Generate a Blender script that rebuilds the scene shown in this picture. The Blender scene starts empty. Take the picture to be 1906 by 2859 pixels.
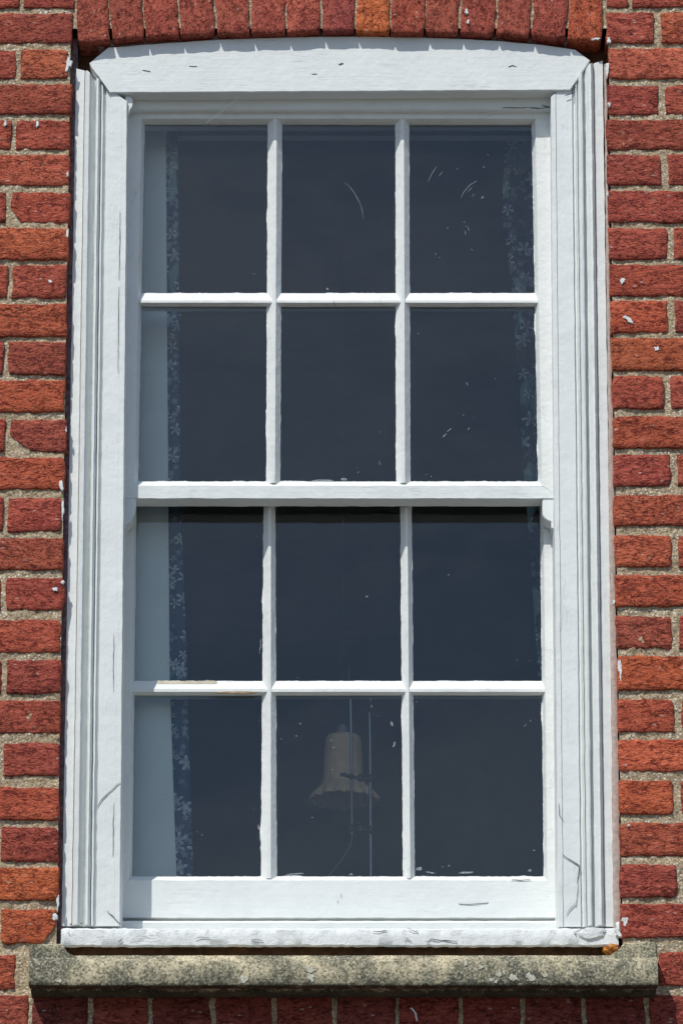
import bpy, bmesh, math, random
from mathutils import Vector, noise
random.seed(7)
sc = bpy.context.scene
C = sc.collection
# ------------------------------------------------------------------ camera
# photo 1906 x 2859; the lens stands 6.6 m from the wall, 2.4 m below the window's centre
FPX, TILT, DIST, ZC = 11000.0, math.radians(20), 11000.0 / 1565.0, 4.0
ct, st = math.cos(TILT), math.sin(TILT)
CAM = Vector((0, -ct * DIST, ZC - st * DIST))
cam = bpy.data.cameras.new('camera'); co = bpy.data.objects.new('camera', cam); C.objects.link(co)
co.location = CAM; co.rotation_euler = (math.pi / 2 + TILT, 0, 0)
cam.sensor_fit = 'VERTICAL'; cam.sensor_height = 36; cam.lens = 36 * FPX / 2859
cam.clip_start = 0.1; cam.clip_end = 3000
sc.camera = co
# ------------------------------------------------------------------ world, sun, exposure
SUN = Vector((0.58, 1.0, -1.55)).normalized()          # direction the light travels
w = bpy.data.worlds.new('World'); sc.world = w; w.use_nodes = True
nt = w.node_tree; bg = nt.nodes['Background']
sky = nt.nodes.new('ShaderNodeTexSky'); sky.sky_type = 'NISHITA'; sky.sun_disc = False
sky.sun_elevation = math.asin(-SUN.z); sky.sun_rotation = math.atan2(-SUN.x, -SUN.y)
sky.air_density = 1.0; sky.dust_density = 0.6; sky.ozone_density = 2.5
tc = nt.nodes.new('ShaderNodeTexCoord'); mp = nt.nodes.new('ShaderNodeMapping'); mp.inputs['Scale'].default_value = (1, 1, 3.2)
cn = nt.nodes.new('ShaderNodeTexNoise'); cn.inputs['Scale'].default_value = 3.5; cn.inputs['Detail'].default_value = 4; cn.inputs['Roughness'].default_value = 0.45; cn.inputs['Distortion'].default_value = 0.4
cr_ = nt.nodes.new('ShaderNodeValToRGB'); cr_.color_ramp.elements[0].position = 0.47; cr_.color_ramp.elements[0].color = (0, 0, 0, 1)
cr_.color_ramp.elements[1].position = 0.80; cr_.color_ramp.elements[1].color = (0.60, 0.60, 0.60, 1)
cm = nt.nodes.new('ShaderNodeMix'); cm.data_type = 'RGBA'; cm.inputs[7].default_value = (7.2, 8.2, 9.8, 1)
nt.links.new(tc.outputs['Generated'], mp.inputs[0]); nt.links.new(mp.outputs[0], cn.inputs['Vector']); nt.links.new(cn.outputs[0], cr_.inputs[0])
nt.links.new(cr_.outputs[0], cm.inputs[0]); nt.links.new(sky.outputs[0], cm.inputs[6]); nt.links.new(cm.outputs[2], bg.inputs[0]); bg.inputs[1].default_value = 0.12
sl = bpy.data.lights.new('sun', 'SUN'); so = bpy.data.objects.new('sun', sl); C.objects.link(so)
sl.energy = 3.9; sl.angle = math.radians(0.5); sl.color = (1.0, 0.965, 0.91)
so.rotation_euler = SUN.to_track_quat('-Z', 'Y').to_euler(); so.location = (-4, -6, 14)
sc.view_settings.view_transform = 'Standard'; sc.view_settings.look = 'None'
sc.view_settings.exposure = -0.08; sc.view_settings.gamma = 1
sc.view_settings.use_curve_mapping = False

# ------------------------------------------------------------------ helpers
def at(px, py, Y=0.0):
    """point of the plane y = Y that the photograph shows at pixel (px, py)"""
    d = Vector((px - 953.0, FPX * ct - st * (1429.5 - py), FPX * st + ct * (1429.5 - py)))
    return CAM + d * ((Y - CAM.y) / d.y)

def tag(o, label=None, cat=None, group=None, kind=None):
    if label: o['label'] = label
    if cat: o['category'] = cat
    if group: o['group'] = group
    if kind: o['kind'] = kind
    return o

def thing(name, loc, label, cat, group=None):
    o = bpy.data.objects.new(name, None); C.objects.link(o); o.location = loc
    o.empty_display_size = 0.05
    return tag(o, label, cat, group, 'thing')

def obj(name, bm, mat, parent=None, smooth=35, recalc=True):
    if recalc: bmesh.ops.recalc_face_normals(bm, faces=bm.faces)
    me = bpy.data.meshes.new(name); bm.to_mesh(me); bm.free()
    if mat: me.materials.append(mat)
    if smooth:
        me.polygons.foreach_set('use_smooth', [True] * len(me.polygons))
        me.set_sharp_from_angle(angle=math.radians(smooth))
    o = bpy.data.objects.new(name, me); C.objects.link(o)
    if parent:
        o.parent = parent
        o.location = -world_loc(parent)
    return o

def world_loc(p):
    v = Vector((0, 0, 0))
    while p: v += p.location; p = p.parent
    return v

def nv(p, s, seed=0):
    return noise.noise(Vector((p.x * s + seed * 13.7, p.y * s + seed * 3.1, p.z * s - seed * 7.3)))

def loft(bm, rings, seg=0.014, amp=0.0, ns=60, caps=True, closed=True):
    """skin between successive rings of points, subdivided along its length and slightly uneven"""
    rows = []
    for a, b in zip(rings[:-1], rings[1:]):
        L = max((p - q).length for p, q in zip(a, b)); n = max(1, int(L / seg))
        for i in range(n): rows.append([p.lerp(q, i / n) for p, q in zip(a, b)])
    rows.append([p.copy() for p in rings[-1]])
    vs = []
    for r in rows:
        vr = []
        for p in r:
            if amp:
                k = amp * (nv(p, ns) + 0.6 * nv(p, ns * 0.25, 3)); k2 = amp * nv(p, ns, 5)
                p = Vector((p.x + k2, p.y + k, p.z + k2))
            vr.append(bm.verts.new(p))
        vs.append(vr)
    m = len(vs[0])
    for a, b in zip(vs[:-1], vs[1:]):
        for j in range(m if closed else m - 1):
            bm.faces.new((a[j], a[(j + 1) % m], b[(j + 1) % m], b[j]))
    if caps and closed: bm.faces.new(vs[0]); bm.faces.new(vs[-1][::-1])
    return vs

def box(bm, x0, x1, y0, y1, z0, z1):
    v = [bm.verts.new((x, y, z)) for x in (x0, x1) for y in (y0, y1) for z in (z0, z1)]
    for f in ((0, 1, 3, 2), (4, 6, 7, 5), (0, 4, 5, 1), (2, 3, 7, 6), (0, 2, 6, 4), (1, 5, 7, 3)):
        bm.faces.new([v[i] for i in f])

def prism(bm, pts, Y0, Y1, bev=0.0, seg=0.02, amp=0.0, seed=0):
    """outline given in photo pixels at depth Y0, pushed straight back to Y1"""
    P = [at(x, y, Y0) for x, y in pts]; Q = []
    for i, a in enumerate(P):
        b = P[(i + 1) % len(P)]; n = max(1, int((b - a).length / seg))
        for k in range(n):
            p = a.lerp(b, k / n)
            if amp: p = p + Vector((nv(p, 70, seed), 0, nv(p, 70, seed + 4))) * amp
            Q.append(p)
    cen = sum(Q, Vector()) / len(Q)
    rings = []
    if bev:
        fr = []
        for i, p in enumerate(Q):
            a, b = Q[i - 1], Q[(i + 1) % len(Q)]; t = (b - a).normalized()
            n_ = Vector((-t.z, 0, t.x))
            if n_.dot(cen - p) < 0 and len(pts) <= 5: n_ = -n_
            fr.append(p + n_ * bev)
        rings.append(fr); rings.append([p + Vector((0, bev, 0)) for p in Q])
    else: rings.append(Q)
    rings.append([Vector((p.x, Y1, p.z)) for p in Q])
    vs = [[bm.verts.new(p) for p in r] for r in rings]
    for a, b in zip(vs[:-1], vs[1:]):
        for j in range(len(a)): bm.faces.new((a[j], a[(j + 1) % len(a)], b[(j + 1) % len(a)], b[j]))
    bm.faces.new(vs[0]); bm.faces.new(vs[-1][::-1])

# ------------------------------------------------------------------ materials
def mat(name):
    m = bpy.data.materials.new(name); m.use_nodes = True
    n = m.node_tree.nodes; b = n['Principled BSDF']
    return m, m.node_tree, b
def N(t, kind, **kw):
    n = t.nodes.new(kind)
    for k, v in kw.items():
        if k.startswith('i_'):
            key = k[2:]; key = int(key) if key.isdigit() else key.replace('_', ' ')
            n.inputs[key].default_value = v
        else: setattr(n, k, v)
    return n
def L(t, a, b): t.links.new(a, b)
def coords(t, scale=(1, 1, 1), obj_space=True):
    tc = N(t, 'ShaderNodeTexCoord'); mp = N(t, 'ShaderNodeMapping'); mp.inputs['Scale'].default_value = scale
    L(t, tc.outputs['Object' if obj_space else 'Generated'], mp.inputs['Vector']); return mp.outputs[0]
def noi(t, vec, scale, detail=4, rough=0.55, dist=0.0):
    n = N(t, 'ShaderNodeTexNoise'); n.inputs['Scale'].default_value = scale; n.inputs['Detail'].default_value = detail
    n.inputs['Roughness'].default_value = rough; n.inputs['Distortion'].default_value = dist
    L(t, vec, n.inputs['Vector']); return n.outputs['Fac']
def ramp(t, fac, stops):
    r = N(t, 'ShaderNodeValToRGB'); e = r.color_ramp.elements
    while len(e) < len(stops): e.new(0.5)
    for el, (p, c) in zip(e, stops):
        el.position = p; el.color = c if len(c) == 4 else (*c, 1)
    L(t, fac, r.inputs[0]); return r.outputs[0]
def g(v): return (v, v, v)
def mix(t, fac, a, b, mode='MIX'):
    m = N(t, 'ShaderNodeMix', data_type='RGBA', blend_type=mode)
    for s, v in ((0, fac), (6, a), (7, b)):
        if hasattr(v, 'node'): L(t, v, m.inputs[s])
        else: m.inputs[s].default_value = v if s == 0 else (*v, 1)
    return m.outputs[2]
def math_(t, op, a, b=0.0, c=0.0):
    m = N(t, 'ShaderNodeMath', operation=op)
    for i, v in enumerate((a, b, c)):
        if hasattr(v, 'node'): L(t, v, m.inputs[i])
        else: m.inputs[i].default_value = v
    return m.outputs[0]
def bump(t, b, h, dist, strength=1.0, prev=None):
    n = N(t, 'ShaderNodeBump'); n.inputs['Distance'].default_value = dist; n.inputs['Strength'].default_value = strength
    L(t, h, n.inputs['Height'])
    if prev is not None: L(t, prev, n.inputs['Normal'])
    if b is not None: L(t, n.outputs[0], b.inputs['Normal'])
    return n.outputs[0]

def brick_mat(name, stretch):
    m, t, b = mat(name)
    vec = coords(t, stretch)
    oi = N(t, 'ShaderNodeObjectInfo')
    off = N(t, 'ShaderNodeVectorMath', operation='ADD'); L(t, vec, off.inputs[0])
    cx = N(t, 'ShaderNodeCombineXYZ'); r10 = math_(t, 'MULTIPLY', oi.outputs['Random'], 37.0); L(t, r10, cx.inputs[1])
    L(t, cx.outputs[0], off.inputs[1]); v = off.outputs[0]
    cre = noi(t, v, 150, 4, 0.66, 1.0)                      # rustic drag-wire texture: short ragged pits
    pits = ramp(t, cre, [(0.38, g(0)), (0.45, g(0.6)), (0.54, g(1))])
    big = noi(t, v, 24, 4, 0.6); grit = noi(t, v, 480, 2, 0.7); wide = noi(t, v, 7, 3, 0.6)
    col = mix(t, ramp(t, big, [(0.3, g(0)), (0.7, g(1))]), (0.86, 0.80, 0.82), (1.12, 1.16, 1.12))
    col = mix(t, 1.0, oi.outputs['Color'], col, 'MULTIPLY')
    col = mix(t, ramp(t, wide, [(0.40, g(0)), (0.66, g(0.5))]), col, mix(t, 1.0, col, (0.72, 0.70, 0.85), 'MULTIPLY'))
    pit = mix(t, 1.0, oi.outputs['Color'], (0.33, 0.22, 0.24), 'MULTIPLY')
    col = mix(t, pits, pit, col)
    col = mix(t, ramp(t, cre, [(0.60, g(0)), (0.72, g(0.30))]), col, (0.72, 0.40, 0.30))
    c2 = noi(t, v, 85, 2.5, 0.6, 1.8); rd = math_(t, 'ABSOLUTE', math_(t, 'SUBTRACT', c2, 0.5))
    slit = math_(t, 'MULTIPLY', ramp(t, rd, [(0.0, g(1)), (0.012, g(1)), (0.04, g(0))]), ramp(t, noi(t, v, 60, 3, 0.7), [(0.50, g(0)), (0.56, g(1))]))
    col = mix(t, math_(t, 'MULTIPLY', slit, 0.8), col, mix(t, 1.0, oi.outputs['Color'], (0.20, 0.14, 0.16), 'MULTIPLY'))
    gv = N(t, 'ShaderNodeTexVoronoi'); gv.inputs['Scale'].default_value = 150; L(t, v, gv.inputs['Vector'])
    sp = ramp(t, gv.outputs['Distance'], [(0.0, g(1)), (0.2, g(1)), (0.34, g(0))])
    sel = math_(t, 'MULTIPLY', sp, math_(t, 'GREATER_THAN', N2(t, gv.outputs['Color']), 0.95))
    col = mix(t, math_(t, 'MULTIPLY', sel, 0.5), col, (0.62, 0.50, 0.42))
    L(t, col, b.inputs['Base Color']); b.inputs['Roughness'].default_value = 0.9
    b.inputs['Specular IOR Level'].default_value = 0.25
    h = math_(t, 'SUBTRACT', math_(t, 'ADD', math_(t, 'MULTIPLY', cre, 1.4), math_(t, 'MULTIPLY', big, 0.25)), math_(t, 'MULTIPLY', slit, 0.35))
    n1 = bump(t, None, h, 0.0052, 0.9)
    bump(t, b, grit, 0.0011, 0.8, n1)
    return m
def N2(t, color):
    s = N(t, 'ShaderNodeSeparateColor'); L(t, color, s.inputs[0]); return s.outputs[0]
M_BRICK = brick_mat('rustic_brick', (0.5, 1, 1.15)); M_SOLD = brick_mat('rustic_soldier_brick', (1.0, 1, 0.75))

def mortar_mat():
    m, t, b = mat('lime_mortar'); v = coords(t)
    a = noi(t, v, 9, 4, 0.6); f = noi(t, v, 240, 3, 0.7); c = noi(t, v, 70, 4, 0.7, 0.6)
    col = ramp(t, f, [(0.30, (0.09, 0.068, 0.045)), (0.42, (0.30, 0.225, 0.135)), (0.56, (0.43, 0.335, 0.22)), (0.70, (0.66, 0.56, 0.42))])
    col = mix(t, ramp(t, a, [(0.35, g(0)), (0.65, g(0.6))]), col, mix(t, 1.0, col, (1.25, 1.28, 1.3), 'MULTIPLY'))
    vo = N(t, 'ShaderNodeTexVoronoi'); vo.inputs['Scale'].default_value = 170; L(t, v, vo.inputs['Vector'])
    white = math_(t, 'MULTIPLY', ramp(t, vo.outputs['Distance'], [(0.25, g(1)), (0.42, g(0))]),
                  ramp(t, noi(t, v, 14, 3, 0.6), [(0.42, g(0)), (0.55, g(1))]))
    white = math_(t, 'MULTIPLY', white, math_(t, 'GREATER_THAN', N2(t, vo.outputs['Color']), 0.35))
    col = mix(t, white, col, (0.74, 0.69, 0.57))
    L(t, col, b.inputs['Base Color']); b.inputs['Roughness'].default_value = 0.95; b.inputs['Specular IOR Level'].default_value = 0.2
    n1 = bump(t, None, c, 0.006, 0.8); n2 = bump(t, None, white, 0.0015, 0.7, n1); bump(t, b, f, 0.002, 0.8, n2)
    return m
M_MORT = mortar_mat()

def paint_mat(name, col, stretch, grain=0.0006, cracks=0.0, dirt=0.35, lump=0.0015, flake=0.0):
    m, t, b = mat(name); v = coords(t, stretch); u = coords(t)
    gr = noi(t, v, 130, 4, 0.65, 0.4); big = noi(t, u, 14, 4, 0.6); lm = noi(t, u, 60, 3, 0.6)
    c = mix(t, ramp(t, big, [(0.35, g(0)), (0.7, g(1))]), tuple(x * 0.94 for x in col), col)
    dn = noi(t, v, 42, 6, 0.75, 0.8)
    c = mix(t, math_(t, 'MULTIPLY', ramp(t, dn, [(0.66, g(0)), (0.80, g(1))]), dirt), c, (0.42, 0.42, 0.41))
    h = lm
    if cracks:
        cn = noi(t, v, 26, 5, 0.65, 1.2); rd = math_(t, 'ABSOLUTE', math_(t, 'SUBTRACT', cn, 0.5))
        line = ramp(t, rd, [(0.0, g(1)), (0.006, g(1)), (0.013, g(0))])
        msk = ramp(t, noi(t, u, 17, 3, 0.6), [(0.54, g(0)), (0.62, g(1))])
        line = math_(t, 'MULTIPLY', line, msk)
        c = mix(t, math_(t, 'MULTIPLY', line, cracks), c, (0.16, 0.13, 0.10))
        h = math_(t, 'SUBTRACT', lm, math_(t, 'MULTIPLY', line, 0.2))
    L(t, c, b.inputs['Base Color']); b.inputs['Roughness'].default_value = 0.55
    b.inputs['Specular IOR Level'].default_value = 0.25
    n1 = bump(t, None, h, lump, 0.7); bump(t, b, gr, grain, 0.8, n1)
    if flake:
        fn = noi(t, u, 55, 5, 0.7, 1.0); e = ramp(t, fn, [(0.5, g(0)), (0.53, g(1))])
        n3 = bump(t, None, e, 0.0012, flake, n1); bump(t, b, gr, grain, 0.8, n3)
    return m
WHITE = (0.755, 0.785, 0.765)
M_PV = paint_mat('white_paint_vertical_grain', WHITE, (1, 1, 0.06), cracks=0.05, dirt=0.02)
M_PH = paint_mat('white_paint_horizontal_grain', WHITE, (0.06, 1, 1), cracks=0.05, dirt=0.02)
M_PF = paint_mat('white_paint_flaking', (0.73, 0.755, 0.74), (0.12, 1, 1), cracks=0.35, dirt=0.08, lump=0.002, flake=0.45)
M_PS = paint_mat('white_paint_sash', (0.765, 0.785, 0.76), (0.5, 1, 0.5), cracks=0.10, dirt=0.06, lump=0.002)

def flat_mat(name, col, rough=0.8, nscale=60, var=0.3, bd=0.001, spec=0.3, metal=0.0):
    m, t, b = mat(name); v = coords(t); n = noi(t, v, nscale, 5, 0.65)
    c = mix(t, ramp(t, n, [(0.3, g(0)), (0.7, g(1))]), tuple(x * (1 - var) for x in col), tuple(min(1, x * (1 + var)) for x in col))
    L(t, c, b.inputs['Base Color']); b.inputs['Roughness'].default_value = rough
    b.inputs['Specular IOR Level'].default_value = spec; b.inputs['Metallic'].default_value = metal
    bump(t, b, n, bd, 0.6); return m
M_ROT = flat_mat('bare_rotten_wood', (0.085, 0.035, 0.018), 0.9, 90, 0.6, 0.004)
M_GAP = flat_mat('dark_gap_filling', (0.17, 0.115, 0.12), 0.95, 120, 0.6, 0.003)
M_BEAD = flat_mat('pinkish_mortar_bead', (0.46, 0.37, 0.32), 0.9, 130, 0.25, 0.002)
M_CRACK = flat_mat('crack_dark', (0.02, 0.017, 0.015), 0.9, 200, 0.3, 0.0)
M_STREAK = flat_mat('worn_tan_wood', (0.34, 0.25, 0.15), 0.8, 60, 0.4, 0.001)
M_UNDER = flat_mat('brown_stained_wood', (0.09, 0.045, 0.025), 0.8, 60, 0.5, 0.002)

def stone_mat():
    m, t, b = mat('weathered_sandstone'); v = coords(t)
    f = noi(t, v, 260, 4, 0.75); a = noi(t, v, 13, 5, 0.65, 0.5); mid = noi(t, v, 70, 4, 0.7)
    col = ramp(t, a, [(0.38, (0.15, 0.145, 0.11)), (0.5, (0.34, 0.31, 0.21)), (0.62, (0.62, 0.54, 0.36))])
    col = mix(t, ramp(t, f, [(0.40, g(0.8)), (0.49, g(0))]), col, (0.05, 0.048, 0.032))
    col = mix(t, ramp(t, f, [(0.54, g(0)), (0.64, g(0.85))]), col, (0.68, 0.62, 0.44))
    col = mix(t, ramp(t, mid, [(0.60, g(0)), (0.74, g(0.5))]), col, (0.10, 0.10, 0.065))
    # dark algae along the lower arris: by height on the stone
    tc = N(t, 'ShaderNodeTexCoord'); s = N(t, 'ShaderNodeSeparateXYZ'); L(t, tc.outputs['Object'], s.inputs[0])
    z0 = at(900, 2750, -0.075).z
    hgt = math_(t, 'SUBTRACT', s.outputs[2], z0)
    hh = math_(t, 'ADD', hgt, math_(t, 'MULTIPLY', math_(t, 'SUBTRACT', mid, 0.5), 0.03))
    alg = ramp(t, math_(t, 'MULTIPLY', hh, 50.0), [(0.0, g(0.8)), (0.08, g(0.4)), (0.20, g(0))])
    col = mix(t, alg, col, (0.035, 0.035, 0.025))
    L(t, col, b.inputs['Base Color']); b.inputs['Roughness'].default_value = 0.95; b.inputs['Specular IOR Level'].default_value = 0.2
    n1 = bump(t, None, mid, 0.0012, 0.7); bump(t, b, f, 0.0018, 0.9, n1); return m
M_STONE = stone_mat()
M_LICH = flat_mat('pale_lichen', (0.50, 0.49, 0.40), 0.95, 260, 0.5, 0.002)

def glass_mat(name, f0, f1):
    m, t, b = mat(name); t.nodes.remove(b)
    out = t.nodes['Material Output']; v = coords(t)
    lw = N(t, 'ShaderNodeFresnel'); lw.inputs['IOR'].default_value = 1.52
    wav = noi(t, v, 5, 2, 0.5)
    nb = bump(t, None, wav, 0.004, 0.3)
    L(t, nb, lw.inputs['Normal'])
    tr = N(t, 'ShaderNodeBsdfTransparent'); tr.inputs[0].default_value = (0.96, 0.98, 0.975, 1)
    gl = N(t, 'ShaderNodeBsdfGlossy'); gl.inputs['Roughness'].default_value = 0.02; L(t, nb, gl.inputs['Normal'])
    mx = N(t, 'ShaderNodeMixShader'); L(t, lw.outputs[0], mx.inputs[0]); L(t, tr.outputs[0], mx.inputs[1]); L(t, gl.outputs[0], mx.inputs[2])
    # dust film and tiny paint specks
    df = N(t, 'ShaderNodeBsdfDiffuse'); df.inputs[0].default_value = (0.66, 0.73, 0.79, 1)
    vo = N(t, 'ShaderNodeTexVoronoi'); vo.inputs['Scale'].default_value = 26; L(t, v, vo.inputs['Vector'])
    spot = ramp(t, vo.outputs['Distance'], [(0.0, g(1)), (0.024, g(1)), (0.036, g(0))])
    spot = math_(t, 'MULTIPLY', spot, math_(t, 'GREATER_THAN', N2(t, vo.outputs['Color']), 0.80))
    sm = coords(t, (1, 1, 1)); dn = noi(t, sm, 4, 5, 0.6, 1.5)
    film = ramp(t, dn, [(0.3, g(f0)), (0.8, g(f1))])
    fac = math_(t, 'MAXIMUM', film, math_(t, 'MULTIPLY', spot, 0.35))
    m2 = N(t, 'ShaderNodeMixShader'); L(t, fac, m2.inputs[0]); L(t, mx.outputs[0], m2.inputs[1]); L(t, df.outputs[0], m2.inputs[2])
    L(t, m2.outputs[0], out.inputs[0]); return m
M_GLASS_UP = glass_mat('dusty_window_glass', 0.004, 0.014); M_GLASS_LO = glass_mat('old_window_glass', 0.001, 0.006)

def smudge_mat():
    m, t, b = mat('thin_paint_smudge'); t.nodes.remove(b); out = t.nodes['Material Output']; v = coords(t)
    d = N(t, 'ShaderNodeBsdfDiffuse'); d.inputs[0].default_value = (0.72, 0.76, 0.80, 1); tr = N(t, 'ShaderNodeBsdfTransparent')
    mx = N(t, 'ShaderNodeMixShader'); L(t, ramp(t, noi(t, v, 420, 3, 0.7), [(0.40, g(0.10)), (0.62, g(0.55))]), mx.inputs[0])
    L(t, tr.outputs[0], mx.inputs[1]); L(t, d.outputs[0], mx.inputs[2]); L(t, mx.outputs[0], out.inputs[0]); return m
M_SMUDGE = smudge_mat()

def curtain_mat(name, b0, b1, s1, s2, thr):
    m, t, b = mat(name); v = coords(t)
    fine = noi(t, v, 30, 3, 0.6)
    def flowers(scale, seed, petals, r0, r1):
        mp = N(t, 'ShaderNodeMapping'); mp.inputs['Location'].default_value = (seed, 0, seed * 1.7); L(t, v, mp.inputs[0])
        mp.inputs['Scale'].default_value = (1, 0.02, 1)
        vo = N(t, 'ShaderNodeTexVoronoi'); vo.inputs['Scale'].default_value = scale; L(t, mp.outputs[0], vo.inputs['Vector'])
        d = N(t, 'ShaderNodeVectorMath', operation='SUBTRACT'); L(t, mp.outputs[0], d.inputs[0]); L(t, vo.outputs['Position'], d.inputs[1])
        s = N(t, 'ShaderNodeSeparateXYZ'); L(t, d.outputs[0], s.inputs[0])
        ang = math_(t, 'ARCTAN2', s.outputs[2], s.outputs[0])
        pet = math_(t, 'COSINE', math_(t, 'MULTIPLY', math_(t, 'ADD', ang, math_(t, 'MULTIPLY', N2(t, vo.outputs['Color']), 6.0)), petals))
        rad = math_(t, 'ADD', r0, math_(t, 'MULTIPLY', pet, r1))
        dist = vo.outputs['Distance']
        inn = math_(t, 'SUBTRACT', rad, dist)
        fill = ramp(t, inn, [(0.0, g(0)), (0.03, g(1)), (0.10, g(0.5)), (0.2, g(0.35))])
        return math_(t, 'MULTIPLY', fill, math_(t, 'GREATER_THAN', N2(t, vo.outputs['Color']), 0.1))
    f1 = flowers(s1, 0.3, 5.0, 0.31, 0.18); f2 = flowers(s2, 1.9, 5.0, 0.30, 0.17)
    reg = ramp(t, noi(t, v, 8, 2, 0.5), [(0.42, g(0)), (0.47, g(1))])
    f2 = math_(t, 'MULTIPLY', f2, reg)
    base = mix(t, fine, b0, b1)
    lf = noi(t, coords(t, (1, 0.05, 0.4)), 26, 2, 0.5, 0.8)
    base = mix(t, ramp(t, lf, [(thr, g(0)), (thr + 0.04, g(0.8))]), base, (0.22, 0.36, 0.36))
    c = mix(t, f2, base, (0.74, 0.74, 0.80)); c = mix(t, f1, c, (0.88, 0.92, 0.93))
    L(t, c, b.inputs['Base Color']); b.inputs['Roughness'].default_value = 0.85; return m
M_CURT = curtain_mat('blue_floral_curtain', (0.010, 0.042, 0.10), (0.024, 0.078, 0.15), 33, 72, 0.58)
M_CURT_R = curtain_mat('navy_floral_curtain', (0.004, 0.012, 0.030), (0.010, 0.028, 0.055), 30, 70, 0.53)
M_LINING = flat_mat('pale_curtain_lining', (0.84, 0.90, 0.88), 0.9, 9, 0.06, 0.002)
M_PLAST = flat_mat('cream_plaster', (0.34, 0.33, 0.31), 0.9, 12, 0.08, 0.001)
M_CEIL = flat_mat('grey_white_ceiling', (0.72, 0.70, 0.70), 0.9, 12, 0.06, 0.001)
M_FLOOR = flat_mat('dark_carpet', (0.05, 0.05, 0.06), 0.95, 60, 0.3, 0.002)
M_METAL = flat_mat('grey_metal_rod', (0.30, 0.31, 0.33), 0.35, 60, 0.15, 0.0003, 0.5, 0.7)
M_KNOB = flat_mat('dark_clamp', (0.06, 0.06, 0.07), 0.3, 60, 0.2, 0.0003, 0.5, 0.2)
M_SHADE = flat_mat('beige_lampshade_cloth', (1.0, 0.66, 0.42), 0.85, 40, 0.12, 0.001)
M_CAP = flat_mat('grey_lamp_cap', (0.30, 0.32, 0.35), 0.5, 40, 0.1, 0.0005)
M_GROUND = flat_mat('paved_ground', (0.11, 0.10, 0.088), 0.95, 0.7, 0.2, 0.01)
def amber_mat():
    m, t, b = mat('amber_sealant'); v = coords(t); n = noi(t, v, 90, 4, 0.6, 1)
    L(t, ramp(t, n, [(0.4, (0.20, 0.05, 0.005)), (0.65, (0.75, 0.30, 0.03))]), b.inputs['Base Color'])
    b.inputs['Roughness'].default_value = 0.25; bump(t, b, n, 0.006, 0.9); return m
M_AMBER = amber_mat()

# ------------------------------------------------------------------ ground
bm = bmesh.new()
v = [bm.verts.new(p) for p in ((-600, -900, 0), (600, -900, 0), (600, 60, 0), (-600, 60, 0))]; bm.faces.new(v)
tag(obj('ground', bm, M_GROUND, smooth=0), kind='structure')

# ------------------------------------------------------------------ brick wall
wall = thing('brick_wall', (0, 0, 0), 'red rustic brick wall with sandy mortar joints around the white sash window', 'wall')
ROWS_L = [39,140,237.5,337,433,537,638.5,742.6,850,956,1061.6,1172,1279,1391,1502.6,1613,1732,1843,1957,2077,2199,2311,2423,2541,2666]
BOT_L = [22,120,220,318,417,517,621,725,830.5,939,1046,1150.6,1261,1366,1483,1591,1703,1821,1934.5,2046,2166,2289.5,2404.5,2513,2633,2760]
ROWS_R = [36.7,137,239,335,433,535,638.6,740,841,945,1052,1164,1270,1383,1496.5,1607,1720,1833,1953,2066,2181,2297,2415,2525,2660]
BOT_R = [20,120,220,320,417,516,621,723,826,928,1034,1141,1252,1357,1469,1582,1692,1810.5,1927,2043,2153,2273,2389,2504.5,2617,2751]
ED_L = [205,202,190,200,196,194,195,191,185,185,184,181,184,180.6,173,176,176,170,170,168,167,164,162,163,155,43]
HD_L = {2:60, 4:47, 6:31, 8:37, 10:24, 12:29, 14:24, 16:18, 18:20, 20:11, 22:5, 24:4}
ED_R = [1692,1692,1700,1697,1693,1695,1697,1700,1702,1705,1707,1710,1711,1712,1713,1716,1718,1720,1722,1724,1727,1728,1730,1730,1733,1838]
HR_END = {1:1823, 3:1835, 5:1842, 7:1860, 9:1862, 11:1850, 13:1868, 15:1872, 17:1873, 19:1880, 21:1877, 23:1887}
TONES = [(0.32,0.070,0.042), (0.30,0.063,0.040), (0.35,0.076,0.040), (0.285,0.060,0.040), (0.34,0.074,0.042), (0.27,0.058,0.040)]
ORANGE = (0.41, 0.098, 0.034); BRIGHT = (0.37, 0.083, 0.038)
brick_count = 0
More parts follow.
